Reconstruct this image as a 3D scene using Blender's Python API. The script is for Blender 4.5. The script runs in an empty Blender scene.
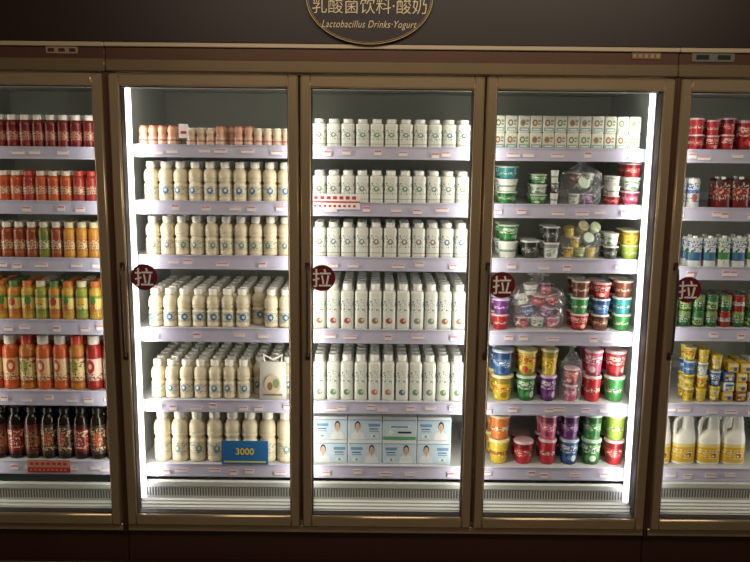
import bpy, math, random
from mathutils import Vector, Matrix
random.seed(7)
scene=bpy.context.scene
COL=scene.collection
# ------------------------------------------------------------ camera
F=800.0; PITCH=math.radians(9.76); ROLL=0.0105; CAMY=-3.1; CAMZ=1.75
cp,sp=math.cos(PITCH),math.sin(PITCH)
fwd=Vector((0,cp,-sp)); X0=Vector((1,0,0)); U0=Vector((0,sp,cp))
RT=math.cos(ROLL)*X0+math.sin(ROLL)*U0
UP=-math.sin(ROLL)*X0+math.cos(ROLL)*U0
cam_d=bpy.data.cameras.new("camera"); cam=bpy.data.objects.new("camera",cam_d); COL.objects.link(cam)
cam_d.sensor_width=36; cam_d.lens=F*36/750
m=Matrix.Identity(4)
for i in range(3):
    m[i][0]=RT[i]; m[i][1]=UP[i]; m[i][2]=-fwd[i]
m[0][3]=0; m[1][3]=CAMY; m[2][3]=CAMZ
cam.matrix_world=m; scene.camera=cam
def P(u,v,y):
    d=RT*((u-375)/F)+UP*((281-v)/F)+fwd
    t=(y-CAMY)/d.y
    return t*d.x, CAMZ+t*d.z
def ZZ(v,u=375,y=0.16): return P(u,v,y)[1]
# ------------------------------------------------------------ materials
def lin(c):
    r=[]
    for v in c[:3]:
        v=v/255.0
        r.append(v/12.92 if v<=0.04045 else ((v+0.055)/1.055)**2.4)
    return (r[0],r[1],r[2],1)
def base_mat(name):
    mt=bpy.data.materials.new(name); mt.use_nodes=True
    nt=mt.node_tree; b=nt.nodes["Principled BSDF"]
    return mt,nt,b
_pm={}
def pm(name,c,rough=0.4,metal=0.0,var=0.08,scale=30,coat=0.0):
    if name in _pm: return _pm[name]
    mt,nt,b=base_mat(name)
    tc=nt.nodes.new("ShaderNodeTexCoord"); nz=nt.nodes.new("ShaderNodeTexNoise"); nz.inputs["Scale"].default_value=scale
    nt.links.new(tc.outputs["Object"],nz.inputs["Vector"])
    rp=nt.nodes.new("ShaderNodeValToRGB"); col=lin(c)
    rp.color_ramp.elements[0].color=tuple(x*(1-var) for x in col[:3])+(1,)
    rp.color_ramp.elements[1].color=tuple(min(1,x*(1+var)) for x in col[:3])+(1,)
    nt.links.new(nz.outputs["Fac"],rp.inputs["Fac"]); nt.links.new(rp.outputs["Color"],b.inputs["Base Color"])
    b.inputs["Roughness"].default_value=rough; b.inputs["Metallic"].default_value=metal
    b.inputs["Coat Weight"].default_value=coat
    _pm[name]=mt; return mt
def printm(name,bands,blob=None,marks=None,emb=None,rough=0.35,mscale=(9,3,16)):
    """bands [(z,colour)], blob (colour,scale,threshold), marks (colour,z0,z1,thr), emb [(colour,cx,cz,rx,rz)]"""
    if name in _pm: return _pm[name]
    mt,nt,b=base_mat(name)
    N=nt.nodes.new; L=nt.links.new
    def math_(op,a,bb):
        n=N("ShaderNodeMath"); n.operation=op
        for i,q in enumerate((a,bb)):
            if q is None: continue
            if isinstance(q,(int,float)): n.inputs[i].default_value=q
            else: L(q,n.inputs[i])
        return n.outputs[0]
    def mix(f,cur,c):
        mx=N("ShaderNodeMix"); mx.data_type='RGBA'; L(f,mx.inputs[0]); L(cur,mx.inputs[6]); mx.inputs[7].default_value=lin(c); return mx.outputs[2]
    tc=N("ShaderNodeTexCoord"); sx=N("ShaderNodeSeparateXYZ"); L(tc.outputs["Generated"],sx.inputs[0])
    rp=N("ShaderNodeValToRGB"); cr=rp.color_ramp; cr.interpolation='CONSTANT'
    cr.elements[0].position=0; cr.elements[0].color=lin(bands[0][1])
    if len(bands)==1: cr.elements[1].position=1; cr.elements[1].color=lin(bands[0][1])
    else:
        cr.elements[1].position=bands[1][0]; cr.elements[1].color=lin(bands[1][1])
        for z,c in bands[2:]:
            e=cr.elements.new(z); e.color=lin(c)
    L(sx.outputs["Z"],rp.inputs["Fac"]); cur=rp.outputs["Color"]
    if blob:
        vo=N("ShaderNodeTexVoronoi"); vo.inputs["Scale"].default_value=blob[1]; L(tc.outputs["Generated"],vo.inputs["Vector"])
        cur=mix(math_('LESS_THAN',vo.outputs["Distance"],blob[2]),cur,blob[0])
    for e in (emb or []):
        c,cx,cz,rx,rz=e
        dx=math_('DIVIDE',math_('SUBTRACT',sx.outputs["X"],cx),rx); dz=math_('DIVIDE',math_('SUBTRACT',sx.outputs["Z"],cz),rz)
        q=math_('ADD',math_('MULTIPLY',dx,dx),math_('MULTIPLY',dz,dz))
        cur=mix(math_('MULTIPLY',math_('LESS_THAN',q,1.0),math_('LESS_THAN',sx.outputs["Y"],0.5)),cur,c)
    if marks:
        mp=N("ShaderNodeMapping"); mp.inputs["Scale"].default_value=mscale; L(tc.outputs["Generated"],mp.inputs[0])
        nz=N("ShaderNodeTexNoise"); nz.inputs["Scale"].default_value=1.0; nz.inputs["Detail"].default_value=1; L(mp.outputs[0],nz.inputs["Vector"])
        a=math_('GREATER_THAN',nz.outputs["Fac"],marks[3]); bz=math_('GREATER_THAN',sx.outputs["Z"],marks[1]); cz_=math_('LESS_THAN',sx.outputs["Z"],marks[2])
        cur=mix(math_('MULTIPLY',math_('MULTIPLY',a,bz),cz_),cur,marks[0])
    L(cur,b.inputs["Base Color"]); b.inputs["Roughness"].default_value=rough
    _pm[name]=mt; return mt
def emis(name,c,s):
    mt,nt,b=base_mat(name)
    b.inputs["Base Color"].default_value=(1,1,1,1); b.inputs["Emission Color"].default_value=lin(c); b.inputs["Emission Strength"].default_value=s
    return mt
def filmm(name,tint,lo,hi):
    mt=bpy.data.materials.new(name); mt.use_nodes=True; nt=mt.node_tree; b=nt.nodes["Principled BSDF"]
    nz=nt.nodes.new("ShaderNodeTexNoise"); nz.inputs["Scale"].default_value=20; nz.inputs["Detail"].default_value=3; nz.inputs["Distortion"].default_value=2.5
    tc=nt.nodes.new("ShaderNodeTexCoord"); nt.links.new(tc.outputs["Object"],nz.inputs["Vector"])
    mr=nt.nodes.new("ShaderNodeMapRange"); mr.inputs[1].default_value=0.56; mr.inputs[2].default_value=0.68; mr.inputs[3].default_value=lo; mr.inputs[4].default_value=hi
    nt.links.new(nz.outputs["Fac"],mr.inputs[0]); nt.links.new(mr.outputs[0],b.inputs["Alpha"])
    b.inputs["Base Color"].default_value=lin(tint); b.inputs["Roughness"].default_value=0.1; b.inputs["Specular IOR Level"].default_value=1.0
    return mt

M_BRONZE=pm("champagne_metal",(184,162,130),0.24,0.55,0.08,8)
M_BRONZE_L=pm("pale_champagne_strip",(206,188,160),0.3,0.3,0.05,8)
M_BRONZE_D=pm("brown_metal",(92,62,48),0.35,0.3,0.12,6)
M_DARK=pm("dark_reddish_brown_laminate",(66,34,25),0.45,0,0.15,3)
M_FASCIA=pm("maroon_brown_laminate",(37,18,15),0.45,0,0.12,2)
M_BLACK=pm("black_rubber",(14,12,12),0.6)
M_GASK=pm("dark_gasket",(50,42,36),0.6)
M_INT=pm("white_enamel_interior",(200,203,195),0.45,0,0.03,5)
M_BACK=pm("grey_enamel_back",(174,174,160),0.5,0,0.06,5)
M_SHELF=pm("shelf_enamel",(188,189,188),0.4,0,0.04,5)
M_RAIL=pm("price_rail_plastic",(192,189,209),0.3,0,0.04,10)
M_LED=emis("led_diffuser",(246,244,255),6.0)
M_GOLD=pm("gold_paint",(196,164,108),0.4,0.1)
M_CREAMT=pm("cream_paint",(255,228,184),0.4,0)
M_MAROON=pm("maroon_vinyl",(112,28,34),0.4)
M_WHITE=pm("white_plastic",(250,248,244),0.35)
M_TAGW=pm("paper_white",(232,226,224),0.6)
M_TAGR=pm("paper_pink",(206,128,138),0.6)
M_REDP=pm("print_red",(175,50,45),0.5)
M_BLUEP=pm("print_blue",(40,110,176),0.5)
M_YELP=pm("print_yellow",(225,205,70),0.5)
M_FLOOR=pm("floor_tile",(120,112,100),0.25,0,0.2,2)
M_CEIL=pm("ceiling_paint",(60,52,46),0.8)
M_WALL=pm("wall_paint",(70,55,48),0.7)
M_SILVER=pm("silver_metal",(170,168,165),0.3,0.7)
# ------------------------------------------------------------ mesh builder
class MB:
    def __init__(s): s.v=[];s.f=[];s.mi=[];s.sm=[]
    def box(s,x0,x1,y0,y1,z0,z1,mi=0,b=0):
        n=len(s.v)
        if b<=0:
            s.v+=[(x0,y0,z0),(x1,y0,z0),(x1,y1,z0),(x0,y1,z0),(x0,y0,z1),(x1,y0,z1),(x1,y1,z1),(x0,y1,z1)]
            fs=[(0,3,2,1),(4,5,6,7),(0,1,5,4),(1,2,6,5),(2,3,7,6),(3,0,4,7)]
        else:
            def ring(z,i):
                return [(x0+i,y0+b,z),(x0+b,y0+i,z),(x1-b,y0+i,z),(x1-i,y0+b,z),(x1-i,y1-b,z),(x1-b,y1-i,z),(x0+b,y1-i,z),(x0+i,y1-b,z)]
            def inner(z):
                e=b*0.98
                return [(x0+e,y0+b,z),(x0+b,y0+e,z),(x1-b,y0+e,z),(x1-e,y0+b,z),(x1-e,y1-b,z),(x1-b,y1-e,z),(x0+b,y1-e,z),(x0+e,y1-b,z)]
            s.v+=inner(z0)+ring(z0+b,0)+ring(z1-b,0)+inner(z1)
            fs=[tuple(range(7,-1,-1)),tuple(range(24,32))]
            for k in range(3):
                for i in range(8):
                    j=(i+1)%8; fs.append((k*8+i,k*8+j,(k+1)*8+j,(k+1)*8+i))
        for f in fs: s.f.append(tuple(n+i for i in f)); s.mi.append(mi); s.sm.append(False)
        return s
    def poly(s,pts,mi=0):
        n=len(s.v); s.v+=pts; s.f.append(tuple(range(n,n+len(pts)))); s.mi.append(mi); s.sm.append(False); return s
    def disc(s,cx,y,cz,rx,rz,mi=0,seg=40,th=0):
        pts=[(cx+rx*math.cos(2*math.pi*i/seg),y,cz+rz*math.sin(2*math.pi*i/seg)) for i in range(seg)]
        s.poly(pts,mi)
        if th>0:
            n=len(s.v); s.v+=pts+[(a,y+th,c) for a,_,c in pts]
            for i in range(seg):
                j=(i+1)%seg; s.f.append((n+i,n+seg+i,n+seg+j,n+j)); s.mi.append(mi); s.sm.append(False)
        return s
    def ringx(s,cx,y,cz,rx,rz,w,mi=0,seg=64,th=0.004):
        n=len(s.v)
        for i in range(seg):
            c,q=math.cos(2*math.pi*i/seg),math.sin(2*math.pi*i/seg)
            s.v+=[(cx+rx*c,y,cz+rz*q),(cx+(rx-w)*c,y,cz+(rz-w)*q),(cx+rx*c,y+th,cz+rz*q),(cx+(rx-w)*c,y+th,cz+(rz-w)*q)]
        for i in range(seg):
            j=(i+1)%seg; a,b=n+4*i,n+4*j
            for f in [(a,a+1,b+1,b),(a,b,b+2,a+2),(a+1,a+3,b+3,b+1)]:
                s.f.append(f); s.mi.append(mi); s.sm.append(False)
        return s
    def lathe(s,prof,seg=18,n_exp=2.0,mi=0,cx=0,cy=0,cz=0,capb=True,capt=True,ysc=1.0):
        n=len(s.v)
        for pr_ in prof:
            r,z=pr_[0],pr_[1]; ox=pr_[2] if len(pr_)>2 else 0
            for i in range(seg):
                a=2*math.pi*(i+0.5)/seg; c,q=math.cos(a),math.sin(a)
                k=1.0 if n_exp==2.0 else 1.0/((abs(c)**n_exp+abs(q)**n_exp)**(1/n_exp))
                s.v.append((cx+ox+r*k*c,cy+r*k*q*ysc,cz+z))
        for k in range(len(prof)-1):
            for i in range(seg):
                j=(i+1)%seg
                s.f.append((n+k*seg+i,n+k*seg+j,n+(k+1)*seg+j,n+(k+1)*seg+i)); s.mi.append(mi); s.sm.append(True)
        if capb: s.f.append(tuple(n+i for i in range(seg-1,-1,-1))); s.mi.append(mi); s.sm.append(False)
        if capt:
            o=n+(len(prof)-1)*seg; s.f.append(tuple(o+i for i in range(seg))); s.mi.append(mi); s.sm.append(False)
        return s
    def tube(s,path,r,mi=0,seg=8):
        n=len(s.v); pts=[Vector(p) for p in path]; L=len(pts)
        for i,p in enumerate(pts):
            t=(pts[min(i+1,L-1)]-pts[max(i-1,0)]).normalized()
            a=t.cross(Vector((0.3,1,0.1))).normalized(); b=t.cross(a)
            for k in range(seg):
                q=2*math.pi*k/seg; s.v.append(tuple(p+a*r*math.cos(q)+b*r*math.sin(q)))
        for i in range(L-1):
            for k in range(seg):
                j=(k+1)%seg; s.f.append((n+i*seg+k,n+i*seg+j,n+(i+1)*seg+j,n+(i+1)*seg+k)); s.mi.append(mi); s.sm.append(True)
        s.f.append(tuple(n+k for k in range(seg-1,-1,-1))); s.mi.append(mi); s.sm.append(False)
        s.f.append(tuple(n+(L-1)*seg+k for k in range(seg))); s.mi.append(mi); s.sm.append(False)
        return s
    def addmesh(s,me,M,mi=0):
        n=len(s.v); s.v+=[tuple(M@v.co) for v in me.vertices]
        for p in me.polygons: s.f.append(tuple(n+i for i in p.vertices)); s.mi.append(mi); s.sm.append(False)
        return s
    def build(s,name,mats):
        me=bpy.data.meshes.new(name); me.from_pydata(s.v,[],s.f)
        for mt in mats: me.materials.append(mt)
        me.polygons.foreach_set("material_index",s.mi); me.polygons.foreach_set("use_smooth",s.sm)
        me.update()
        try: me.set_sharp_from_angle(angle=math.radians(40))
        except Exception: pass
        return me
def text_mesh(t,size,shear=0,sp_=1.0,bold=0.0):
    cu=bpy.data.curves.new("t",'FONT'); cu.body=t; cu.size=size; cu.align_x='CENTER'; cu.align_y='CENTER'; cu.shear=shear; cu.space_character=sp_; cu.extrude=0.0006; cu.offset=bold
    ob=bpy.data.objects.new("t",cu); COL.objects.link(ob)
    bpy.context.view_layer.update()
    dg=bpy.context.evaluated_depsgraph_get()
    me=bpy.data.meshes.new_from_object(ob.evaluated_get(dg))
    bpy.data.objects.remove(ob)
    return me
def TM(x,y,z): return Matrix.Translation((x,y,z))@Matrix.Rotation(math.pi/2,4,'X')
def obj(name,me,parent=None,loc=(0,0,0),rz=0,label=None,cat=None,group=None,kind=None,rx=0):
    o=bpy.data.objects.new(name,me); COL.objects.link(o); o.location=loc; o.rotation_euler=(rx,0,rz)
    if parent: o.parent=parent
    if label: o["label"]=label
    if cat: o["category"]=cat
    if group: o["group"]=group
    if kind: o["kind"]=kind
    return o
# ------------------------------------------------------------ setting
obj("floor",MB().box(-4,4,-5,1.2,-0.05,0).build("floor",[M_FLOOR]),kind="structure",label="tiled shop floor in dull beige")
obj("ceiling",MB().box(-4,4,-5,1.2,2.95,3.0).build("ceiling",[M_CEIL]),kind="structure",label="dark painted shop ceiling")
obj("wall_back",MB().box(-4,4,1.0,1.2,0,2.95).build("wall_back",[M_WALL]),kind="structure",label="brown painted wall behind the fridges")
zTop=ZZ(75.5,375,0); zHead=P(375,46,0)[1]; zBot=ZZ(526,375,0); zSill=ZZ(533,375,0)
obj("trim_1",MB().box(-4,4,-0.012,1.0,zHead+0.006,2.95).build("fascia",[M_FASCIA]),kind="structure",label="dark maroon-brown fascia panel over the fridges")
# ------------------------------------------------------------ sign
sx_,sz_=P(369.5,-2,-0.03)
mb=MB(); mb.disc(0,-0.02,0,0.232,0.164,0,64,0.02); mb.ringx(0,-0.0225,0,0.233,0.165,0.003,1,72,0.002); mb.ringx(0,-0.0215,0,0.226,0.158,0.0012,1,72,0.001)
sign=obj("shop_sign",mb.build("shop_sign",[pm("sign_face",(30,13,12),0.45),M_GOLD]),loc=(sx_,-0.0125,sz_),label="dark oval category sign with thin gold outline and cream lettering",cat="sign")
t1=text_mesh("乳酸菌饮料·酸奶",0.062,0,1.0,-0.0003)
t2=text_mesh("Lactobacillus Drinks·Yogurt",0.043,0.35,1.08,-0.0002)
for tm,zc,wd,hs in ((t1,ZZ(5.5,369,-0.03)-sz_,0.420,1.1),(t2,ZZ(25.5,369,-0.03)-sz_,0.350,1.3)):
    xs=[v.co.x for v in tm.vertices]; w=max(xs)-min(xs); ys=[v.co.y for v in tm.vertices]; cy=(max(ys)+min(ys))/2; cx=(max(xs)+min(xs))/2
    s=wd/w
    M=TM(0,-0.0225,zc)@Matrix.Diagonal((s,s*hs,1,1))@Matrix.Translation((-cx,-cy,0))
    obj("sign_lettering",MB().addmesh(tm,M,0).build("lettering",[M_CREAMT]),sign)
# ------------------------------------------------------------ refrigerators
pull_t=text_mesh("拉",0.077,0,1,0.0007)
ys=[v.co.y for v in pull_t.vertices]; xs=[v.co.x for v in pull_t.vertices]; pcy=(max(ys)+min(ys))/2; pcx=(max(xs)+min(xs))/2
me_sticker=MB().disc(0,0,0,0.052,0.052,0,40,0.0015).addmesh(pull_t,TM(0,-0.0012,0)@Matrix.Translation((-pcx,-pcy,0)),1).build("pull_sticker",[M_MAROON,M_WHITE])
hz0,hz1=-0.18,0.18
hm=MB(); hm.tube([(0,0,hz0),(0,-0.022,hz0+0.012),(0,-0.028,hz0+0.04),(0,-0.029,0),(0,-0.028,hz1-0.04),(0,-0.022,hz1-0.012),(0,0,hz1)],0.0058,0,10)
hm.box(-0.010,0.010,-0.004,0,hz0-0.016,hz0+0.016,0,0.002); hm.box(-0.010,0.010,-0.004,0,hz1-0.016,hz1+0.016,0,0.002)
me_handle=hm.build("handle",[pm("dark_bronze",(74,60,48),0.35,0.5)])
def tagm(w,h,z0): return MB().box(-w,w,-0.002,0,-h,h,0).box(-w*.9,w*.9,-0.0024,-0.002,z0,h*.85,1).build("price_tag",[M_TAGW,M_TAGR])
TAGS=[tagm(.018,.0095,.0035),tagm(.026,.008,.003),tagm(.015,.011,.002),tagm(.022,.007,.0045)]
SH={}
def XXU(x): return 375+x*250
def fridge(x0,x1,doors,lips,ucol,label,leds,posts,stick):
    root=bpy.data.objects.new("display_refrigerator",None); COL.objects.link(root); root.location=((x0+x1)/2,0.4,0); root["label"]=label; root["category"]="refrigerator"; root["group"]="glass-door fridges"
    ox,oy=(x0+x1)/2,0.4
    def part(name,mb,mats,parent=root,label=None):
        return obj(name,mb.build(name,mats),parent,(-ox,-oy,0) if parent is root else (0,0,0),label=label)
    b=MB(); zc=ZZ(84,375,0.1)
    b.box(x0,x0+0.012,0.05,0.97,0.12,zHead,0); b.box(x1-0.012,x1,0.05,0.97,0.12,zHead,0)
    b.box(x0+0.012,x1-0.012,0.80,0.97,0.12,zHead,1)
    b.box(x0+0.012,x1-0.012,0.05,0.80,zc,zHead,0); b.box(x0+0.012,x1-0.012,0.05,0.80,0.12,0.20,0)
    part("cabinet_body",b,[M_INT,M_BACK])
    b=MB(); b.box(x0,x1,0.0,0.05,zTop+0.03,zHead,0,0.003); b.box(x0,x1,-0.012,0.0,zHead-0.012,zHead+0.004,1,0.002)
    part("header_panel",b,[M_BRONZE_D,M_BRONZE_L])
    part("top_rail",MB().box(x0,x1,-0.006,0.05,zTop+0.006,zTop+0.052,0,0.004),[pm("champagne_metal_low",(140,120,94),0.28,0.5,0.08,8)])
    part("sill",MB().box(x0,x1,-0.004,0.05,zSill,zBot,0,0.004),[M_BRONZE])
    part("kick_plate",MB().box(x0,x1,0.02,0.5,0.0,zSill-0.002,0,0.003).box(x0+0.02,x1-0.02,0.016,0.02,0.02,0.03,0),[M_DARK])
    b=MB()
    b.box(x0,x0+0.010,-0.004,0.05,zSill,zTop,0); b.box(x1-0.010,x1,-0.004,0.05,zSill,zTop,0)
    for px in posts: b.box(px-0.015,px+0.015,0.047,0.085,zSill,zTop,0)
    part("mullion",b,[M_BRONZE_D])
    b=MB(); za=zc-0.001
    b.box(x0+0.013,x1-0.013,0.10,0.125,za-0.022,za,0)
    n=int((x1-x0)/0.03)
    for i in range(n):
        xx=x0+0.03+i*0.03
        if xx+0.02<x1-0.02: b.box(xx,xx+0.02,0.098,0.10,za-0.016,za-0.008,1)
    part("air_outlet",b,[M_INT,M_BLACK])
    zr1=ZZ(481,ucol); zr0=ZZ(501,ucol,0.13); zt=ZZ(516,ucol,0.06)
    b=MB(); b.box(x0+0.013,x1-0.013,0.14,0.155,zr0,zr1,0)
    n=int((x1-x0-0.05)/0.012)
    for i in range(n):
        xx=x0+0.025+i*0.012
        b.box(xx,xx+0.005,0.1385,0.14,zr0+0.012,zr1-0.03,1)
    b.box(x0+0.013,x1-0.013,0.134,0.14,zr1-0.022,zr1-0.002,0)
    b.poly([(x0+0.013,0.14,zr0),(x0+0.013,0.06,zt),(x1-0.013,0.06,zt),(x1-0.013,0.14,zr0)],0)
    for k in range(4):
        yy=0.07+k*0.017; zz=zt+(zr0-zt)*(yy-0.06)/0.08
        b.box(x0+0.02,x1-0.02,yy,yy+0.004,zz+0.0005,zz+0.006,0)
    b.box(x0+0.013,x1-0.013,0.052,0.06,0.20,zt,0)
    part("air_intake_grille",b,[pm("grille_enamel",(206,208,202),0.5,0,0.03,5),pm("slot_grey",(90,90,92),0.6)])
    for lx,side in leds:
        xa,xb=(lx-0.014,lx+0.002) if side>0 else (lx-0.002,lx+0.014)
        b=MB(); b.box(xa,xb,0.09,0.125,zBot+0.06,zTop-0.04,0,0.002); b.lathe([(0.0105,zBot+0.07),(0.0105,zTop-0.05)],12,2.0,1,lx+side*0.010,0.104)
        part("led_strip",b,[M_SILVER,M_LED],label="vertical glowing white light strip")
    for di,(a,c) in enumerate(doors):
        zb=zBot+0.003; zt_=zTop-0.003; S=0.040
        b=MB(); b.box(a,a+S,-0.022,0.022,zb,zt_,0,0.006); b.box(c-S,c,-0.022,0.022,zb,zt_,0,0.006)
        b.box(a+S-0.004,c-S+0.004,-0.022,0.022,zt_-0.046,zt_,0,0.006); b.box(a+S-0.004,c-S+0.004,-0.022,0.022,zb,zb+0.046,0,0.006)
        g=0.003
        b.box(a+S,a+S+g,-0.006,0.040,zb+0.046,zt_-0.046,1); b.box(c-S-g,c-S,-0.006,0.040,zb+0.046,zt_-0.046,1)
        b.box(a+S,c-S,-0.006,0.03,zt_-0.049,zt_-0.046,1); b.box(a+S,c-S,-0.006,0.03,zb+0.046,zb+0.049,1)
        d=part("glass_door",b,[M_BRONZE,M_GASK],label="tall glass door in champagne metal frame")
        obj("handle",me_handle,d,(a+0.026,-0.022,ZZ(312,XXU(a),-0.03)),label="slim dark bronze pull handle")
        if stick[di]:
            su,sv=stick[di]; sxx,szz=P(su,sv,-0.0055)
            obj("pull_sticker",me_sticker,d,(sxx,-0.0055,szz),label="round maroon sticker with white pull character")
        for si,(lt,lb) in enumerate(lips):
            zt2=ZZ(lt,ucol,0.155); zb2=ZZ(lb,ucol,0.155)
            s0=max(a-0.003,x0+0.014); s1=min(c+0.003,x1-0.014)
            SH[(round(a,2),si)]=zt2-0.004
            b=MB(); b.box(s0,s1,0.165,0.74,zt2-0.016,zt2-0.004,0)
            b.box(s0+0.001,s0+0.004,0.2,0.74,zt2-0.05,zt2-0.016,0); b.box(s1-0.004,s1-0.001,0.2,0.74,zt2-0.05,zt2-0.016,0)
            b.box(s0,s1,0.735,0.745,zt2-0.016,zt2+0.03,0)
            sh=part("shelf",b,[M_SHELF],label="white enamelled metal shelf")
            b=MB(); y0=0.150
            b.v+=[(s0,y0+0.006,zt2),(s1,y0+0.006,zt2),(s1,y0,zb2),(s0,y0,zb2),(s0,0.165,zt2),(s1,0.165,zt2),(s1,0.165,zb2),(s0,0.165,zb2)]
            for f in [(0,3,2,1),(4,5,6,7),(0,1,5,4),(3,7,6,2),(0,4,7,3),(1,2,6,5)]: b.f.append(f); b.mi.append(0); b.sm.append(False)
            b.box(s0,s1,y0-0.0015,y0+0.004,zb2-0.004,zb2+0.004,0); b.box(s0,s1,y0+0.002,y0+0.008,zt2-0.003,zt2+0.002,0)
            obj("price_rail",b.build("price_rail",[M_RAIL]),sh,label="lavender-white plastic price rail")
            k=random.choice([4,5,6,7])
            for j in range(k):
                tx=s0+0.05+(s1-s0-0.10)*(j+random.uniform(0.15,0.85))/k
                obj("price_tag",random.choice(TAGS),sh,(tx,y0-0.0015,(zt2+zb2)/2-random.choice([0,0.004,0.009])))
    return root
LM=[(147,158.5),(203,215.5),(257.5,270),(330,342.5),(402,412.5),(466,477)]
LL=[(147,158),(201,213),(258,270),(320,333),(391,404),(461,472.5)]
LR=[(150,162),(208,220),(267,279),(328,340),(404,415),(468.5,480)]
fridge(-1.762,-1.0225,[(-1.75,-1.034)],LL,48,"brown-framed glass-door drinks fridge stocked with juice bottles",[],[],[None])
fridge(-1.0215,1.1305,[(-1.010,-0.297),(-0.289,0.405),(0.413,1.119)],LM,390,"three-door brown-framed glass fridge full of yogurt and milk drinks",[(-0.984,1),(1.087,-1)],[-0.293,0.409],[(144,277),(322,278),(502,285)])
fridge(1.1315,1.872,[(1.143,1.86)],LR,715,"brown-framed glass-door fridge stocked with packs and jugs",[],[],[(688,290)])
def badge(u,v,w,h,mats,label,slots):
    x,z=P(u,v,0); b=MB(); b.box(-w/2,w/2,-0.004,0,-h/2,h/2,0,0.001)
    for i in range(slots):
        q=-w/2+w*(i+0.5)/slots; b.box(q-w/slots*0.3,q+w/slots*0.3,-0.0048,-0.004,-h*0.25,h*0.25,1)
    obj("badge_plate",b.build("badge",mats),loc=(x,-0.0003,z),label=label,cat="badge")
badge(62,50,0.12,0.026,[pm("badge_beige",(150,130,100),0.4),M_DARK],"small beige plate on the fridge header strip",3)
badge(646,56,0.11,0.026,[pm("badge_tan",(120,90,60),0.4),pm("badge_tan2",(170,140,100),0.5)],"small tan patterned plate on the fridge header strip",5)
badge(713,57.5,0.16,0.034,[pm("badge_grey",(110,108,100),0.4),M_BLACK],"small grey display unit on the fridge header strip",2)
# ------------------------------------------------------------ product prototypes
def proto(name,cat,R,H,parts): return dict(name=name,cat=cat,R=R,H=H,parts=parts)
def sc(prof,R,H): return [(r*R,z*H) for r,z in prof]
def bottle(key,R,H,body,capm,labm=None,style="round",name="drink_bottle"):
    ex=2.0; seg=18
    if style=="round":   # waisted, ribbed yogurt drink bottle
        pb=[(.82,0),(.97,.02),(1,.05),(1,.10),(.95,.115),(.95,.125),(1,.14),(1,.41),(.88,.44),(.84,.465),(.88,.49),(1,.52),(1,.56),(.94,.57),(1,.585),(1,.67),(.95,.72),(.80,.78),(.60,.82),(.52,.83),(.52,.85)]
        pc=[(.60,.845),(.64,.85),(.64,.985),(.58,1.0)]; pl=(1.010,.15,.40)
    elif style=="square":
        ex=4.5; seg=24; pb=[(.90,0),(.96,.015),(.96,.79),(.93,.82),(.74,.85),(.58,.86),(.56,.87)]
        pc=[(.66,.865),(.69,.87),(.69,.99),(.65,1.0)]; pl=(.970,.05,.77)
    elif style=="juice":
        pb=[(.88,0),(.98,.02),(1,.05),(1,.10),(.97,.12),(.97,.64),(1,.67),(.99,.73),(.90,.79),(.70,.83),(.64,.85)]
        pc=[(.68,.845),(.72,.85),(.72,.985),(.66,1.0)]; pl=(.986,.125,.635)
    elif style=="straight":
        pb=[(.88,0),(.98,.02),(1,.05),(1,.72),(.93,.78),(.76,.84),(.58,.88),(.55,.90)]
        pc=[(.60,.895),(.63,.90),(.63,.99),(.58,1.0)]; pl=(1.012,.10,.68)
    elif style=="tiny":
        pb=[(.80,0),(.97,.05),(1,.14),(1,.42),(.86,.53),(.86,.58),(1,.68),(.98,.80),(.8,.91),(.70,.94)]
        pc=[(.72,.935),(.76,.95),(.76,.985),(.70,1.0)]; pl=(1.02,.10,.42)
    parts=[(None,MB().lathe(sc(pb,R,H),seg,ex).build(key+"_body",[body]))]
    parts.append(("cap",MB().lathe(sc(pc,R,H),14).build(key+"_cap",[capm])))
    if labm: parts.append(("printed_label",MB().lathe(sc([(pl[0],pl[1]),(pl[0],pl[2])],R,H),seg,ex,capb=False,capt=False).build(key+"_label",[labm])))
    return proto(name,"bottle",R,H,parts)
def cup(key,R,H,body,lidm,ex=2.0,name="yogurt_cup",bott=.76):
    pb=[(bott*.92,0),(bott,.02),(.93,.84),(.93,.90),(.96,.92)]
    pl=[(1.0,.90),(1.0,.97),(.95,.975),(.93,1.0),(.90,1.0)]
    return proto(name,"cup",R,H,[(None,MB().lathe(sc(pb,R,H),20,ex).build(key+"_body",[body])),("lid",MB().lathe(sc(pl,R,H),20,ex).build(key+"_lid",[lidm]))])
def place(pr,x,y,z,rz=0,label="",group=None,rx=0):
    o=obj(pr["name"],pr["parts"][0][1],None,(x,y,z),rz,label,pr["cat"],group,rx=rx)
    for nm,me in pr["parts"][1:]: obj(nm,me,o)
    return o
def fill(x0,x1,n,z,rows,pick,group,label,y0=0.182,gap=0.005,jit=0.0006,rot=0.4,skip=None):
    pitch=(x1-x0)/n
    for r in range(rows):
        for i in range(n):
            if skip and skip(i,r): continue
            pr=pick(i,r); lb=label(i,r) if callable(label) else label
            x=x0+pitch*(i+.5)+random.uniform(-jit,jit); y=y0+pr["R"]+r*(2*pr["R"]+gap)+random.uniform(0,gap*0.6)
            place(pr,x,y,z+0.0003,random.uniform(-rot,rot),lb,group)
D1,D2,D3,D4,D5=-1.75,-1.01,-0.29,0.41,1.14
def S(d,i): return SH[(round(d,2),i)]
def HH(d,i,vtop,u,y=0.20): return ZZ(vtop,u,y)-S(d,i)
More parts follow.
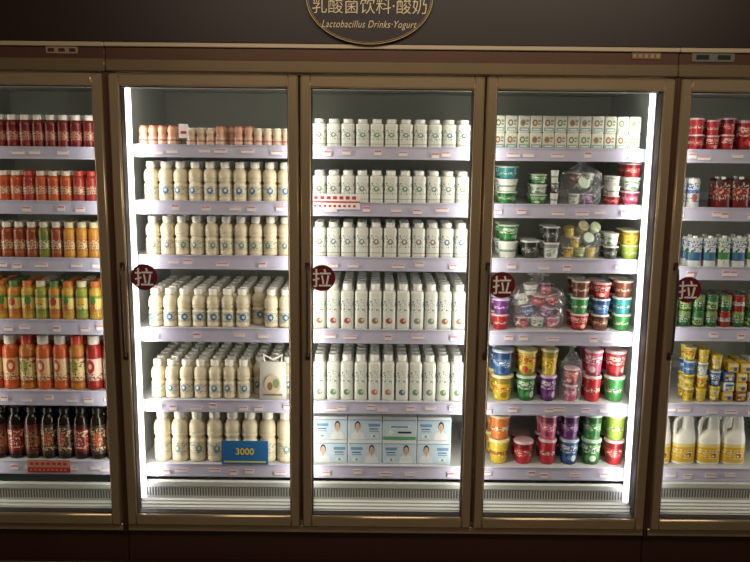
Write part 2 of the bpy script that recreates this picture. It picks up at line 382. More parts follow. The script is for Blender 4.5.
# ---- door 2 : cream yogurt drink bottles
CREAM=pm("cream_plastic",(214,202,172),0.35,0,0.04); CAPW=pm("cap_cream_white",(236,232,220),0.35)
LB0=(210,200,172)
L2a=printm("cream_label_blue",[(0,LB0)],None,((96,114,128),.05,.95,.57),[((64,120,168),.5,.5,.22,.32),((225,220,205),.5,.55,.11,.16)])
L2b=printm("cream_label_green",[(0,LB0)],None,((106,120,110),.05,.95,.57),[((110,140,134),.5,.45,.19,.30),((216,208,186),.5,.5,.09,.14)])
L2c=printm("cream_label_teal",[(0,(176,175,166)),(.12,(206,196,168)),(.9,(176,175,166))],None,((80,102,116),.05,.95,.56),[((50,110,150),.48,.5,.23,.35),((220,220,210),.5,.5,.11,.16)])
x20,x21=-0.956,-0.345
RB=0.0294
b2=bottle("y2",RB,HH(D2,1,162,212),CREAM,CAPW,L2a,"round","yogurt_drink_bottle")
b3=bottle("y3",RB,HH(D2,2,216.5,212),CREAM,CAPW,L2b,"round","yogurt_drink_bottle")
b4=bottle("y4",RB,HH(D2,3,289,212),CREAM,CAPW,L2c,"round","yogurt_drink_bottle")
b5=bottle("y5",RB,HH(D2,4,360,212),CREAM,CAPW,L2a,"round","yogurt_drink_bottle")
b6=bottle("y6",0.0362,HH(D2,5,411,212),CREAM,CAPW,L2b,"round","yogurt_drink_bottle")
lab2="cream plastic yogurt drink bottle with white cap and blue print"
fill(x20,x21,10,S(D2,1),3,lambda i,r:b2,"cream yogurt drink bottles",lab2,gap=.003)
fill(x20,x21,10,S(D2,2),3,lambda i,r:b3,"cream yogurt drink bottles","cream plastic yogurt drink bottle with white cap and green print",gap=.003)
fill(x20,x21,10,S(D2,3),6,lambda i,r:b4,"cream yogurt drink bottles","cream plastic yogurt drink bottle with white cap and teal print",gap=.003,skip=lambda i,r:r==0 and i in(7,))
fill(x20,x21,10,S(D2,4),6,lambda i,r:b5,"cream yogurt drink bottles",lab2,gap=.003,skip=lambda i,r:r==0 and i>=7)
fill(x20,x21,8,S(D2,5),3,lambda i,r:b6,"large cream yogurt drink bottles","large cream plastic yogurt drink bottle with white cap")
TB=pm("peach_plastic",(206,158,130),0.35); TC=pm("foil_red",(186,104,92),0.35); TL=printm("tiny_label",[(0,(214,186,164)),(.4,(180,66,58)),(.75,(214,186,164))],None,((235,220,200),.1,.9,.55))
TB2=pm("cream2_plastic",(214,192,166),0.35)
tp=bottle("tiny",0.0186,HH(D2,0,126,212),TB,TC,TL,"tiny","probiotic_drink_bottle")
tp2=bottle("tiny2",0.0186,HH(D2,0,128,212),TB2,CAPW,TL,"tiny","probiotic_drink_bottle")
fill(x20-0.01,x21,16,S(D2,0),3,lambda i,r:tp if (i//4)%2==0 else tp2,"small probiotic drink bottles",lambda i,r:"tiny peach probiotic drink bottle with red foil lid" if (i//4)%2==0 else "tiny cream probiotic drink bottle with red label",gap=0.003,skip=lambda i,r:i==4 or (i==9 and r<2),jit=.0005)
# ---- door 3 : white square bottles
MW=pm("milk_white_plastic",(220,222,212),0.3,0,0.02); CAPG=pm("cap_white",(238,238,232),0.35)
GR=(120,134,128); LWH=(217,219,209)
def lab3(k,c): return printm("milk_label_"+k,[(0,LWH),(.09,c),(.115,LWH)],None,(GR,.32,.82,.585),[(c,.5,.55,.19,.12),((225,228,220),.5,.56,.10,.06)])
def lab3b(k,c): return printm("milk_labelb_"+k,[(0,LWH)],None,(GR,.46,.86,.585),[(c,.5,.19,.24,.09),((214,196,166),.60,.21,.10,.045)])
x30,x31=-0.262,0.384
cols3={"red":(168,80,70),"green":(100,150,106),"blue":(84,112,148),"brown":(150,116,80),"pink":(184,120,114),"grey":(124,142,130)}
def mk3(row,vt,R=0.0286):
    H=HH(D3,row,vt,390); out={}
    for k,c in cols3.items():
        out[k]=bottle("m%d%s"%(row,k),R,H,MW,CAPG,(lab3b if row in(3,4) else lab3)(("%d"%row)+k,c),"square","milk_drink_bottle")
    return out
r0=mk3(0,119.5); r1=mk3(1,171); r2=mk3(2,222.5); r3=mk3(3,284); r4=mk3(4,355)
def lb3(c): return "white square milk drink bottle with %s print"%c
def fill3(row,pr,seq,rows,n=11):
    fill(x30,x31,n,S(D3,row),rows,lambda i,r:pr[seq[i]],"white milk drink bottles",lambda i,r:lb3(seq[i]),rot=0.03,gap=.003,jit=.0004)
fill3(0,r0,["grey"]*3+["green"]*3+["grey"]*3+["blue"]*2,3)
fill3(1,r1,["grey"]*4+["green"]*4+["grey"]*3,3)
fill3(2,r2,["grey"]*4+["brown"]*5+["blue"]*2,3)
fill3(3,r3,["brown","red","red","brown","brown","red","red","grey","grey","brown","brown"],6)
fill3(4,r4,["grey","green","green","green","pink","pink","blue","green","grey","green","green"],6)
# cartons
CW=pm("carton_white",(212,215,214),0.5); CB=pm("carton_blue",(104,144,180),0.5); SK=pm("print_skin",(204,166,140),0.5); HR=pm("print_hair",(56,44,40),0.5); BL=pm("print_pale_blue",(184,202,212),0.5); CGn=pm("print_green",(90,150,100),0.5); LIPS=pm("print_lips",(170,90,86),0.5)
def carton(key,w,h,d,v):
    b=MB().box(-w/2,w/2,-d/2,d/2,0,h,0,0.0015)
    q=MB(); y=-d/2-0.0008
    def rect(x0,x1,z0,z1,mi,o=0): q.poly([(x0*w,y-o,z0*h),(x1*w,y-o,z0*h),(x1*w,y-o,z1*h),(x0*w,y-o,z1*h)],mi)
    px=.20 if v==0 else -.22
    rect(-.48,.48,.02,.98,1); rect(-.48,.48,.88,.98,4,.0003); rect(-.48,.48,.84,.87,0,.0003)
    if v<2:
        q.poly([((px-.20)*w,y-.0004,.02*h),((px+.20)*w,y-.0004,.02*h),((px+.18)*w,y-.0004,.26*h),((px+.12)*w,y-.0004,.34*h),((px+.05)*w,y-.0004,.38*h),((px-.05)*w,y-.0004,.38*h),((px-.12)*w,y-.0004,.34*h),((px-.18)*w,y-.0004,.26*h)],4)
        q.poly([((px-.035)*w,y-.0005,.40*h),((px)*w,y-.0005,.28*h),((px+.035)*w,y-.0005,.40*h)],2)
        q.disc(px*w,y-.0006,.61*h,.082*w,.20*h,3,28); q.disc(px*w,y-.0008,.56*h,.064*w,.17*h,2,28)
        for e in (-.024,.024): q.disc((px+e)*w,y-.001,.585*h,.009*w,.012*h,3,10)
        q.disc(px*w,y-.001,.47*h,.020*w,.013*h,6,12)
        sx=-px*1.2
        rect(sx-.17,sx+.17,.58,.70,0,.0006); rect(sx-.14,sx+.12,.46,.50,3,.0006); rect(sx-.14,sx+.14,.36,.40,0,.0006); rect(sx-.12,sx+.10,.10,.24,4,.0006); q.disc(sx*w,y-.0007,.17*h,.04*w,.05*h,5,12)
    else:
        rect(-.48,.48,.02,.16,5,.0003); rect(-.3,.3,.5,.66,4,.0006); rect(-.25,.25,.54,.62,0,.0008); q.disc(-.25*w,y-.0006,.34*h,.08*w,.11*h,4,20); rect(-.05,.35,.3,.38,3,.0006)
    return proto("milk_carton","carton",d/2,h,[(None,b.build(key,[CW])),("printed_panel",q.build(key+"_p",[CB,BL,SK,HR,CW,CGn,LIPS]))])
wd=0.147; zb=S(D3,5); hh=(HH(D3,5,416,390))/2
cv=[carton("c%d"%i,wd,hh-0.001,0.11,i) for i in range(3)]
vm=[[1,0,0,1],[0,1,2,0]]
for r in range(2):
    for lv in range(2):
        for i in range(4):
            v=vm[lv][i]
            place(cv[v],x30+0.077+i*0.149,0.19+0.056+r*0.115,zb+0.0003+lv*hh,random.uniform(-.008,.008),["pale blue carton with half-figure portrait of a smiling person","pale blue milk carton with dark-haired person portrait","pale blue milk carton with green band"][v],"milk cartons")
# ---- door 1 : juices
x10,x11=-1.66,-1.092
def juice(key,R,H,bc,cc,bands,blob,marks,style="juice",rough=.3,emb=None):
    return bottle(key,R,H,pm(key+"_liquid",bc,rough),pm(key+"_capc",cc,.35),printm(key+"_lab",bands,blob,marks,emb),style,"juice_bottle")
RJ=.0250
CRM=(208,188,156)
j1=juice("j1",RJ,HH(D1,0,115,48),(104,24,22),(222,214,204),[(0,(130,30,28)),(.18,(190,140,120)),(.75,(110,26,26))],None,((120,36,32),.15,.8,.50))
j2=juice("j2",RJ,HH(D1,1,171,48),(184,86,40),(222,206,188),[(0,(190,84,44)),(.2,CRM),(.75,(180,70,40))],None,((180,80,40),.15,.8,.48))
j2b=juice("j2b",RJ,HH(D1,1,171,48),(160,50,40),(190,70,56),[(0,(160,54,46)),(.2,CRM),(.75,(160,54,46))],None,((160,50,44),.15,.8,.48))
j3=juice("j3",RJ,HH(D1,2,222,48),(140,70,34),(216,206,190),[(0,(160,94,50)),(.2,CRM),(.75,(140,60,34))],None,((136,60,34),.15,.8,.47))
j3b=juice("j3b",RJ,HH(D1,2,222,48),(200,140,50),(220,206,170),[(0,(200,150,60)),(.2,(214,200,150)),(.75,(190,130,50))],None,((180,90,40),.15,.8,.48))
j3c=juice("j3c",RJ,HH(D1,2,222,48),(120,124,50),(214,204,176),[(0,(130,130,56)),(.2,CRM),(.75,(110,116,50))],None,((80,110,50),.15,.8,.48))
j4=juice("j4",.0276,HH(D1,3,281,48),(196,156,60),(200,110,50),[(0,(180,140,60)),(.3,(214,190,110)),(.85,(110,134,56))],None,((110,90,40),.2,.6,.58),emb=[((80,120,54),.5,.72,.26,.22),((196,104,50),.5,.36,.2,.2)])
j4b=juice("j4b",.0276,HH(D1,3,281,48),(190,130,50),(86,126,62),[(0,(186,110,50)),(.3,(214,186,116)),(.85,(110,134,56))],None,((110,90,40),.2,.6,.58),emb=[((170,60,40),.5,.66,.26,.22)])
j4c=juice("j4c",.0276,HH(D1,3,281,48),(150,150,60),(220,206,170),[(0,(130,140,60)),(.3,(206,190,120)),(.85,(110,134,56))],None,((90,90,40),.2,.6,.58),emb=[((196,150,50),.5,.66,.26,.22)])
j5=juice("j5",.0345,HH(D1,4,336,48),(196,92,40),(222,214,200),[(0,(184,84,40)),(.10,(212,180,136)),(.90,(184,84,40))],None,((150,70,30),.1,.35,.54),emb=[((196,84,36),.5,.62,.27,.25),((225,210,185),.5,.62,.13,.12)])
j5b=juice("j5b",.0345,HH(D1,4,336,48),(150,38,28),(222,214,200),[(0,(146,36,28)),(.10,(212,186,166)),(.90,(146,36,28))],None,((120,60,40),.1,.35,.54),emb=[((166,36,28),.5,.62,.28,.26),((225,185,170),.5,.62,.12,.1)])
j5c=juice("j5c",.0345,HH(D1,4,336,48),(184,114,44),(200,70,50),[(0,(150,80,34)),(.10,(212,190,130)),(.90,(150,70,30))],None,((120,60,40),.1,.9,.56),emb=[((140,146,56),.5,.62,.26,.24)])
j6=juice("j6",.0345,HH(D1,5,408,48),(32,17,12),(56,42,38),[(0,(90,40,28)),(.15,(150,96,60)),(.8,(96,36,28))],None,((60,30,22),.15,.8,.50),"straight",.2)
j6b=juice("j6b",.0345,HH(D1,5,408,48),(26,14,10),(28,22,20),[(0,(60,26,20)),(.1,(128,36,28)),(.85,(60,22,18))],None,((216,190,160),.2,.8,.55),"straight",.2)
j6c=juice("j6c",.0345,HH(D1,5,408,48),(30,20,13),(30,26,24),[(0,(56,46,32)),(.1,(60,42,30)),(.9,(60,46,30))],None,((196,160,124),.1,.9,.55),"straight",.2,emb=[((160,70,34),.5,.5,.3,.24)])
fill(x10,x11,11,S(D1,0),2,lambda i,r:j1,"juice bottles","small dark red juice bottle with white cap")
fill(x10,x11,11,S(D1,1),2,lambda i,r:j2b if i in(4,8,9) else j2,"juice bottles",lambda i,r:"small red juice bottle with red cap" if i in(4,8,9) else "small orange juice bottle with pale cap")
q3=[j3,j3,j3,j3,j3,j3c,j3,j3b,j3b,j3b,j3c]
fill(x10,x11,11,S(D1,2),2,lambda i,r:q3[i],"juice bottles",lambda i,r:"small brown tea bottle with pale cap" if q3[i] is j3 else ("small amber drink bottle with pale cap" if q3[i] is j3b else "small green tea bottle with pale cap"))
q4=[j4,j4,j4b,j4,j4c,j4b,j4,j4c,j4,j4b]
fill(x10,x11,10,S(D1,3),3,lambda i,r:q4[i],"juice bottles",lambda i,r:"amber juice bottle with green cap" if q4[i] is j4b else ("green-yellow juice bottle with cream cap" if q4[i] is j4c else "yellow juice bottle with orange cap and green label"))
q5=[j5,j5,j5c,j5,j5,j5c,j5b,j5b]
fill(x10,x11,8,S(D1,4),3,lambda i,r:q5[i],"large juice bottles",lambda i,r:"red tomato juice bottle with white cap" if q5[i] is j5b else ("amber juice bottle with red cap" if q5[i] is j5c else "orange carrot juice bottle with white cap"))
q6=[j6,j6b,j6,j6c,j6c,j6b,j6c,j6]
fill(x10,x11,8,S(D1,5),3,lambda i,r:q6[i],"dark drink bottles","dark brown plum drink bottle with brown and orange label")
# ---- door 4 : cups
cupcols={
 "green":((56,124,62),(205,210,190),(190,208,186)),"red":((170,40,46),(225,190,170),(212,180,180)),"yellow":((206,176,56),(180,56,46),(222,210,160)),
 "blue":((56,96,150),(215,215,205),(190,200,212)),"purple":((108,54,118),(205,185,205),(200,180,208)),"white":((204,206,196),(80,128,82),(216,217,208)),
 "brown":((104,58,40),(205,186,160),(205,192,178)),"pink":((190,80,110),(225,200,200),(215,180,190)),"teal":((48,128,128),(206,206,190),(200,212,205)),"dark":((60,64,56),(190,190,180),(200,202,196)),"lime":((140,166,64),(210,206,170),(196,206,160)),"orange":((200,112,46),(220,210,180),(218,196,160))}
cupcols["gold"]=((200,168,54),(216,212,176),(214,190,66))
_cups={}
def cupmat(k,v):
    a,b,c=cupcols[k]; dk=tuple(int(q*.7) for q in a); lt=tuple(min(235,int(q*1.25+20)) for q in a)
    if v==0: return printm("cupprint_a_"+k,[(0,a),(.72,dk)],(lt,3.4,.25),(b,.35,.66,.54),[(dk,.34,.25,.14,.14)])
    if v==1: return printm("cupprint_b_"+k,[(0,dk),(.16,a)],(dk,2.6,.3),(b,.5,.85,.52),[(b,.62,.28,.16,.14),(lt,.36,.32,.1,.1)])
    return printm("cupprint_c_"+k,[(0,a),(.40,b),(.56,a)],(lt,4.2,.2),(dk,.40,.56,.5),None)
def gcup(k,R,H,v=0):
    kk=(k,round(R,4),round(H,4),v)
    if kk not in _cups:
        nm="cup_"+k+str(len(_cups)); _cups[kk]=cup(nm,R,H,cupmat(k,v),pm("lid_"+k,cupcols[k][2],.3))
    return _cups[kk]
def stack(cols,x,y,z,R,H,group):
    for l,k in enumerate(cols):
        place(gcup(k,R,H,random.randint(0,2)),x+random.uniform(-.0014,.0014),y,z+0.0003+l*(H+0.0004),random.uniform(-.9,.9),"%s printed plastic yogurt cup with pale lid"%k,group)
z=S(D4,0); Ht=HH(D4,0,116,570)/2-0.0006
xs0=0.472
def tub(key,c1,c2,c3):
    w=.0480; h=Ht; d=.0480
    b=MB().box(-w/2,w/2,-d/2,d/2,0,h,0,0.004); q=MB(); y=-d/2-0.0006
    def rect(x0,x1,z0,z1,mi,o=0): q.poly([(x0*w,y-o,z0*h),(x1*w,y-o,z0*h),(x1*w,y-o,z1*h),(x0*w,y-o,z1*h)],mi)
    rect(-.40,.40,.10,.30,0); q.disc(-.12*w,y-.0003,.58*h,.22*w,.20*h,1,18); q.disc(-.12*w,y-.0006,.58*h,.12*w,.11*h,2,14); rect(.14,.38,.62,.76,0,.0003); rect(.14,.34,.46,.54,1,.0003); rect(-.3,.3,.15,.23,3,.0004)
    return proto("dessert_carton","carton",w/2,h,[(None,b.build(key,[pm("tub_white",(204,203,190),.4)])),("printed_panel",q.build(key+"p",[pm(key+"1",c1,.5),pm(key+"2",c2,.5),pm(key+"3",c3,.5),pm("tub_mark",(212,210,200),.5)]))])
TUBW=[tub("tuba",(110,156,154),(134,94,76),(204,180,140)),tub("tubb",(114,154,144),(100,120,90),(210,190,160)),tub("tubc",(112,144,156),(164,124,78),(90,118,100))]
for r in range(2):
    for lv in range(2):
        for i in range(12):
            place(TUBW[(i*2//3+lv)%3],xs0+0.025+i*0.0498,0.19+0.025+r*0.051+random.uniform(0,.003),z+0.0003+lv*(Ht+0.0004),0 if lv==0 else random.uniform(-.02,.02),"small square white dessert carton with teal and brown picture","stacked dessert cartons")
FILM=filmm("clear_plastic_film",(240,243,246),0.08,0.6); NET=filmm("pinkish_film",(238,228,230),0.10,0.6)
def bag(x,y,z,rx,ry,h,cols,label,film=FILM,cupR=0.03,cupH=0.045,seed=1,tip=False):
    rnd=random.Random(seed)
    b=MB(); prof=[]; n=16
    for k in range(n+1):
        t=k/n
        r=(0.90+0.12*math.sin(math.pi*min(1,t*1.2)))if t<0.74 else max(0.10,1.0-(t-0.74)*3.5)
        prof.append((r,t*h))
    prof.append((0.20,h*1.03)); prof.append((0.42,h*1.08)); prof.append((0.5,h*1.10))
    b.lathe(prof,40,2.6,0,capt=False)
    vs=[]
    for (vx,vy,vz) in b.v:
        a=math.atan2(vy,vx); k=1+0.05*math.sin(a*5+vz*70+seed)+0.04*math.sin(a*11-vz*110+seed)+0.03*math.sin(a*17+vz*160)
        if vz<0.002: k=0.95
        vs.append((vx*rx*k,vy*ry*k,vz+0.0003+(0.005*(1+math.sin(a*3+seed))*(vz/h) if vz>0.002 else 0)))
    b.v=vs
    o=obj("wrapped_bag",b.build("bag",[film]),None,(x,y,z),0,label,"bag")
    i=0
    def put(k,xx,yy,zz,rx_,ry_,rz_):
        pr=gcup(k,cupR*0.97,cupH,i%3)
        c=obj("yogurt_cup",pr["parts"][0][1],o,(xx,yy,zz),rz_,label="%s yogurt cup inside the bag"%k,rx=rx_); c.rotation_euler[1]=ry_
        obj("lid",pr["parts"][1][1],c)
    zz=0.0012; rowi=0
    while zz+cupH<h*0.95:
        nx=max(1,int(rx*1.85/(2*cupR)))-(rowi%2 if rx>.06 else 0)
        nx=max(nx,1)
        for q in range(nx):
            xx=(q-(nx-1)/2)*(2*cupR)
            if tip and rowi>0 and rnd.random()<0.3:
                put(cols[i%len(cols)],xx,cupH*.3,zz+cupR,math.radians(80)+rnd.uniform(-.5,.1),rnd.uniform(-.35,.35),0)
            else:
                t_=.28 if (tip and rowi>0) else 0.0
                put(cols[i%len(cols)],xx,rnd.uniform(-.004,.004),zz,rnd.uniform(-t_,t_),rnd.uniform(-t_,t_),rnd.uniform(-1,1))
            i+=1
        zz+=cupH+0.0015; rowi+=1
    return o
def st(u0,u1,row,vt,cc,depth=1,d=D4,L=None,group="yogurt cups"):
    L=L or LM
    a=P(u0,L[row][0]-15,0.22)[0]; b=P(u1,L[row][0]-15,0.22)[0]; R=(b-a)/2-0.0015
    H=(ZZ(vt,(u0+u1)/2,0.22)-S(d,row))/len(cc)-0.0006
    for r in range(depth): stack(cc,(a+b)/2,0.188+R+r*(2*R+0.004),S(d,row),R,H,group)
z=S(D4,1); H2=HH(D4,1,164,570)
st(497,519,1,166,["green","white","teal"],2); st(530,548,1,174,["green","white","green"],2); st(549,558,1,170,["white","dark","white"])
bag(P(582,195,0.23)[0],0.258,z,0.084,0.06,H2*0.98,["white","purple","green","brown","white"],"clear plastic bag of yogurt cups knotted on top",seed=3,tip=True,cupR=.027,cupH=.042)
st(606,620,1,176,["red","white","white"],2); st(622,641,1,163,["pink","white","red"],2)
z=S(D4,2)
st(497,519,2,224,["white","green"],2); st(520,541,2,240,["dark"],2); st(542,560,2,226,["white","dark"],2)
bag(P(581,250,0.23)[0],0.25,z,0.080,0.055,HH(D4,2,221,570),["yellow","lime","gold","yellow","green","gold"],"clear bag of yellow and green yogurt cups",seed=5,tip=True,cupR=.024,cupH=.042)
st(603,619,2,233,["dark","white"],2); st(621,640,2,230,["lime","yellow"],2)
z=S(D4,3)
st(492,510,3,298,["red","purple"],2)
bag(P(539,310,0.23)[0],0.262,z,0.110,0.07,HH(D4,3,281,540),["red","white","pink","blue","purple","white","red"],"wrinkled clear bag filled with assorted yogurt cups",NET,0.033,0.046,7,tip=True)
st(570,589,3,280,["red","green","brown"],2); st(591,610,3,282,["brown","blue","red"],2); st(612,632,3,280,["green","teal","brown"],2)
st(491,514,4,349,["yellow","blue"],2); st(516,537,4,349,["green","yellow"],2); st(539,557,4,348,["purple","yellow"],2)
bag(P(570,385,0.23)[0],0.225,S(D4,4),0.044,0.036,HH(D4,4,352,570),["pink","red"],"clear bag of pink yogurt cups",cupR=0.034,cupH=0.072,seed=9)
st(583,602,4,349,["red","pink"],2); st(604,626,4,350,["green","red"],2)
st(488,510,5,414,["yellow","orange"],2); st(513,534,5,440,["red"],2); st(538,557,5,413,["red","pink"],2); st(559,579,5,413,["blue","purple"],2); st(581,602,5,413,["green","green"],2); st(604,625,5,414,["red","lime"],2)
# ---- door 5
for (a,b,vt,cc) in [(690,704,118,["red","red"]),(705,719,120,["red","red"]),(720,734,118,["red","red"]),(736,756,120,["red"]),(758,774,120,["red","red"])]: st(a,b,0,vt,cc,2,D5,LR)
def pouch(key,w,h,mat,capm=None):
    b=MB(); n=len(b.v); L=8
    for k in range(L+1):
        t=k/L; ww=w/2*(1-.06*math.sin(math.pi*t)); dd=0.022*(1-t)**.6*(1 if t>0 else .9)+0.0015
        for i in range(12):
            a=2*math.pi*i/12; c,q=math.cos(a),math.sin(a)
            kx=1/((abs(c)**3+abs(q)**3)**(1/3)); b.v.append((ww*c*kx,dd*q*kx,t*h*.94))
    for k in range(L):
        for i in range(12):
            j=(i+1)%12; b.f.append((n+k*12+i,n+k*12+j,n+(k+1)*12+j,n+(k+1)*12+i)); b.mi.append(0); b.sm.append(True)
    b.f.append(tuple(range(n+11,n-1,-1))); b.mi.append(0); b.sm.append(False)
    b.f.append(tuple(range(n+L*12,n+L*12+12))); b.mi.append(0); b.sm.append(False)
    return proto("drink_pouch","pouch",0.025,h,[(None,b.build(key,[mat])),("spout_cap",MB().lathe([(0.008,h*.93),(0.009,h*.935),(0.009,h),(0.007,h*1.01)],12).build(key+"c",[capm or CAPG]))])
PW=printm("pouch_white_green",[(0,(200,204,196)),(.25,(70,130,76)),(.5,(200,204,196))],((70,120,76),2.5,.3),((50,100,58),.5,.9,.55))
PR=printm("pouch_dark_red",[(0,(104,24,28)),(.4,(136,36,38)),(.7,(60,24,24))],((190,170,150),3,.2),((200,180,160),.3,.8,.57))
PB=printm("pouch_white_blue",[(0,(200,204,200)),(.2,(60,92,146)),(.5,(200,204,200))],((70,130,86),2.4,.28),((40,76,130),.5,.9,.55))
def prow(row,items,vt,depth=2):
    for (u0,u1,mt,key,lb) in items:
        a=P(u0,LR[row][0]-12,0.22)[0]; b=P(u1,LR[row][0]-12,0.22)[0]
        pr=pouch(key,(b-a)-0.002,ZZ(vt,(u0+u1)/2,0.22)-S(D5,row),mt)
        for r in range(depth): place(pr,(a+b)/2,0.215+r*0.06,S(D5,row)+0.0003,0,lb,"drink pouches")
def can(key,R,H,mt):
    return proto("drink_can","can",R,H,[(None,MB().lathe([(R*.8,0),(R*.96,H*.02),(R,H*.06),(R,H*.90),(R*.86,H*.965),(R*.86,H*.98)],20).build(key,[mt])),("can_lid",MB().lathe([(R*.88,H*.975),(R*.88,H*.995),(R*.80,H)],20).build(key+"l",[M_SILVER]))])
ca=can("cana",.0262,HH(D5,1,178,700),printm("can_print",[(0,(204,206,204)),(.5,(84,120,176)),(.62,(204,206,204))],None,((50,80,140),.2,.85,.55),[((190,90,50),.5,.35,.2,.14)]))
for r in range(2):
    for i in range(2): place(ca,1.252+i*.055,.215+r*.056,S(D5,1)+.0003,random.uniform(-.3,.3),"white drink can with blue band","drink cans")
prow(1,[(714,729,PR,"pc","dark red snack pouch"),(731,748,PR,"pd","dark red snack pouch"),(750,767,PR,"pe","dark red snack pouch")],177)
prow(2,[(686,701,PB,"pf","white drink pouch with blue and green print"),(702,715,PB,"pg","white drink pouch with blue and green print"),(716,729,PW,"ph","white and green drink pouch"),(730,744,PB,"pi","white drink pouch with blue print"),(745,759,PW,"pj","white and green drink pouch")],236)
# green packs two high
hg=HH(D5,3,295,715)/2-.0006
gp1=can("cang",.0268,hg,printm("can_green_a",[(0,(40,96,52)),(.42,(150,166,124)),(.6,(44,104,56))],((30,80,42),3,.3),((206,196,120),.15,.4,.54)))
gp2=can("cang2",.0268,hg,printm("can_green_b",[(0,(34,84,46)),(.7,(120,140,70))],((70,130,70),2.6,.3),((206,206,190),.3,.7,.54)))
rc=can("canred",.0268,hg,printm("can_red_print",[(0,(150,34,34)),(.35,(204,200,190)),(.6,(150,34,34))],None,((60,70,60),.3,.65,.52)))
for r in range(3):
    for lv in range(2):
        for i in range(8):
            pr=rc if (i in(5,) and lv==0) or (i==6 and lv==1) else (gp1 if (i+lv)%2 else gp2)
            place(pr,1.198+i*.0560+random.uniform(-.0006,.0006),.214+r*.056,S(D5,3)+.0003+lv*(hg+.0004),random.uniform(-.6,.6),"short red and white drink can" if pr is rc else "short green printed drink can","green and red cans")
# dense heap of yellow and blue packs
for (a,b,vt,cc) in [(681,693,346,["yellow","gold","blue","yellow"]),(694,706,348,["gold","yellow","white","gold"]),(707,719,354,["gold","blue","gold"])]: st(a,b,4,vt,cc,2,D5,LR)
def snack(key,w,h,d,c0,c1,c2):
    b=MB().box(-w/2,w/2,-d/2,d/2,0,h,0,0.006); q=MB(); y=-d/2-0.0007
    q.box(-w*.36,w*.36,y,y+.0007,h*.62,h*.84,0); q.disc(w*.12,y-.0002,h*.4,w*.18,h*.2,1,16); q.box(-w*.34,-w*.1,y,y+.0007,h*.2,h*.34,0)
    return proto("snack_box","box",d/2,h,[(None,b.build(key,[pm(key+"a",c0,.4)])),("printed_panel",q.build(key+"p",[pm(key+"b",c1,.45),pm(key+"c",c2,.45)]))])
sbx={"y":snack("sba",.046,.042,.046,(200,164,50),(210,204,180),(50,90,150)),"w":snack("sbb",.046,.042,.046,(204,206,200),(60,96,156),(204,170,54)),"n":snack("sbc",.046,.042,.046,(120,72,44),(206,180,110),(190,150,60)),"b":snack("sbd",.046,.042,.046,(60,96,156),(214,190,80),(214,210,196))}
xb0=P(720,390,.22)[0]+.028
heap=["ynwy","wyny","bywy","yyw"]
for r in range(3):
    for lv,rowc in enumerate(heap):
        for i,k in enumerate(rowc):
            x=xb0+i*.0545+random.uniform(-.001,.001)+(0.014 if lv==3 else 0)
            place(sbx[k],x,.218+r*.056+random.uniform(0,.004),S(D5,4)+.0003+lv*.0426,random.uniform(-.10,.10),{"y":"small yellow printed yogurt snack box","w":"small white and blue yogurt snack box","n":"small brown printed snack box","b":"small blue and yellow snack box"}[k],"snack boxes")
def jug(H):
    W=.050
    b=MB().lathe([(.045,0),(W,.005),(W,H*.48),(.048,H*.53),(.036,H*.60,.010),(.025,H*.66,.019),(.023,H*.80,.019),(.019,H*.90,.015),(.018,H*.93,.014)],24,3.0,0,ysc=0.78)
    hd=MB().tube([(.010,-.004,H*.885),(-.010,-.006,H*.91),(-.029,-.008,H*.88),(-.041,-.010,H*.79),(-.043,-.010,H*.68),(-.041,-.010,H*.58),(-.036,-.010,H*.50)],.0085,0,12)
    cp_=MB().lathe([(.021,H*.925),(.022,H*.93),(.022,H*.99),(.020,H)],16,cx=.014)
    lb=MB().lathe([(W*1.012,H*.05),(W*1.012,H*.40)],24,3.0,0,capb=False,capt=False,ysc=0.79)
    MJ=pm("jug_white",(236,234,224),.3)
    return proto("milk_jug","jug",0.041,H,[(None,b.build("jug",[MJ])),("handle",hd.build("jh",[MJ])),("cap",cp_.build("jc",[pm("jug_cap_white",(228,224,208),.35)])),("printed_label",lb.build("jl",[printm("jug_label",[(0,(208,168,44)),(.82,(222,206,130))],None,((234,226,196),.2,.7,.57),[((140,90,44),.64,.4,.10,.2)])]))])
jg=jug(HH(D5,5,413,715))
fill(1.195,1.627,4,S(D5,5),3,lambda i,r:jg,"milk jugs","white milk jug with looped handle and yellow label",rot=0.03,y0=0.195,gap=0.014)
# ------------------------------------------------------------ cards and packs
def card(u0,u1,v0,v1,y,mats,deco,name,label):
    xa,za=P(u0,v1,y); xb,zb_=P(u1,v0,y); w=xb-xa; h=zb_-za
    b=MB().box(-w/2,w/2,-0.0015,0,0,h,0)
    deco(b,w,h)
    return obj(name,b.build(name,mats),None,((xa+xb)/2,y,za),0,label,"sign")
def dcard(b,w,h):
    b.box(-w/2,w/2,-0.002,-0.0015,h*.42,h*.52,1)
    for i in range(7): b.box(-w*.44+i*w*.13,-w*.44+i*w*.13+w*.08,-0.002,-0.0015,h*.64,h*.84,1)
    for i in range(9): b.box(-w*.44+i*w*.1,-w*.44+i*w*.1+w*.05,-0.002,-0.0015,h*.14,h*.28,1)
def dredcard(b,w,h):
    b.box(-w/2,w/2,-0.002,-0.0015,0,h*.4,1)
    for i in range(7): b.box(-w*.44+i*w*.13,-w*.44+i*w*.13+w*.08,-0.002,-0.0015,h*.6,h*.8,1)
    for i in range(9): b.box(-w*.44+i*w*.1,-w*.44+i*w*.1+w*.05,-0.0026,-0.002,h*.14,h*.26,0)
card(311,360,194,209,0.146,[M_TAGW,M_REDP],dcard,"shelf_sign","white paper notice with thin red print clipped to the shelf rail")
card(28,70,460,472,0.146,[pm("paper_salmon",(200,136,118),.6),M_REDP],dredcard,"shelf_sign","red paper notice clipped to the shelf rail")
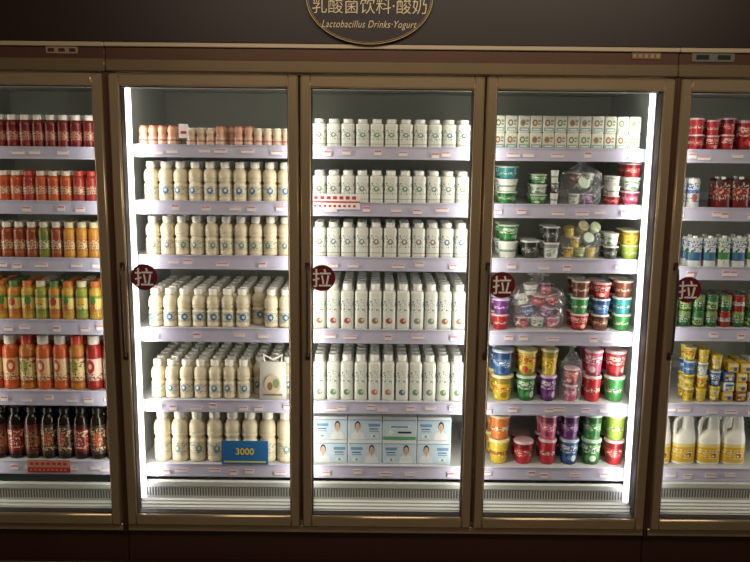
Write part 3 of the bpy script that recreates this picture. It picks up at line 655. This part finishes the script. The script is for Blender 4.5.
card(179,188,124,138,0.172,[M_TAGW,M_REDP],lambda b,w,h:b.box(-w*.3,w*.3,-0.002,-0.0015,h*.3,h*.5,1),"shelf_sign","tiny white price card standing among small bottles")
tm=text_mesh("3000",0.04,0,1,0.0006)
def dblue(b,w,h):
    xs=[v.co.x for v in tm.vertices]; ys=[v.co.y for v in tm.vertices]
    b.addmesh(tm,TM(0,-0.0022,h*.55)@Matrix.Translation((-(max(xs)+min(xs))/2,-(max(ys)+min(ys))/2,0)),1)
    b.box(-w*.45,w*.45,-0.002,-0.0015,h*.08,h*.14,1)
card(222,268,441,464,0.148,[M_BLUEP,M_YELP],dblue,"shelf_sign","blue promotional card with yellow number on the shelf rail")
xa=P(260,395,0.2)[0]; xb=P(287,395,0.2)[0]; ph=HH(D2,4,352,272); w=xb-xa
b=MB().box(-w/2,w/2,-0.022,0.022,0,ph*.8,0,0.002)
b.v=[(x*(1 if z<ph*.5 else .92),y*(1 if z<ph*.5 else .6),z) for x,y,z in b.v]
pk=obj("gift_pack",b.build("gift_pack",[pm("pack_white",(206,202,190),.4)]),None,((xa+xb)/2,0.198,S(D2,4)+.0003),0,"white printed pack with picture of a glass and fruit","package")
q=MB()
q.disc(0,-0.0232,ph*.34,w*.3,ph*.2,0,24); q.disc(-w*.1,-0.0238,ph*.3,w*.1,ph*.09,1,16); q.disc(w*.12,-0.0238,ph*.36,w*.12,ph*.1,2,16)
q.box(-w*.35,w*.35,-0.0236,-0.0225,ph*.1,ph*.13,1)
obj("printed_panel",q.build("pp",[pm("pack_tan",(196,180,150),.5),pm("pack_brown",(130,100,70),.5),pm("pack_green",(120,140,100),.5)]),pk)
obj("bow",MB().tube([(-w*.3,0,ph*.8),(-w*.35,0,ph*.95),(0,0,ph*.84),(w*.35,0,ph*.95),(w*.3,0,ph*.8)],0.004,0,8).build("bow",[M_WHITE]),pk)
# ------------------------------------------------------------ lights
def area(name,loc,target,sx,sy,power,color):
    l=bpy.data.lights.new(name,'AREA'); l.shape='RECTANGLE'; l.size=sx; l.size_y=sy; l.energy=power; l.color=color
    o=bpy.data.objects.new(name,l); COL.objects.link(o); o.location=loc
    d=(Vector(target)-Vector(loc)).normalized(); o.rotation_euler=d.to_track_quat('-Z','Y').to_euler(); return o
zc=1.12; C=(1.0,0.98,0.88)
def pair(x,sides,y,pw):
    for s in sides: area("case_lamp",(x+s*0.012,y,zc),(x+s*0.5,y+0.42,zc),0.02,1.6,pw,C)
PWR=2.5
pair(-0.962,[1],0.128,PWR*1.05); pair(-0.293,[-1,1],0.094,PWR); pair(0.409,[-1,1],0.094,PWR); pair(1.065,[-1],0.128,PWR*1.05)
pair(-1.06,[-1],0.094,PWR*.8); pair(-1.73,[1],0.094,PWR*.8); pair(1.17,[1],0.094,PWR*.8); pair(1.84,[-1],0.094,PWR*.8)
area("ceiling_lamp",(0.3,-1.7,2.9),(0,0.0,1.0),3.0,0.6,44,(1.0,0.84,0.64))
w=bpy.data.worlds.new("world"); scene.world=w; w.use_nodes=True; w.node_tree.nodes["Background"].inputs[0].default_value=(0.06,0.047,0.035,1); w.node_tree.nodes["Background"].inputs[1].default_value=1.0
scene.view_settings.view_transform='Standard'
scene.view_settings.exposure=0.0
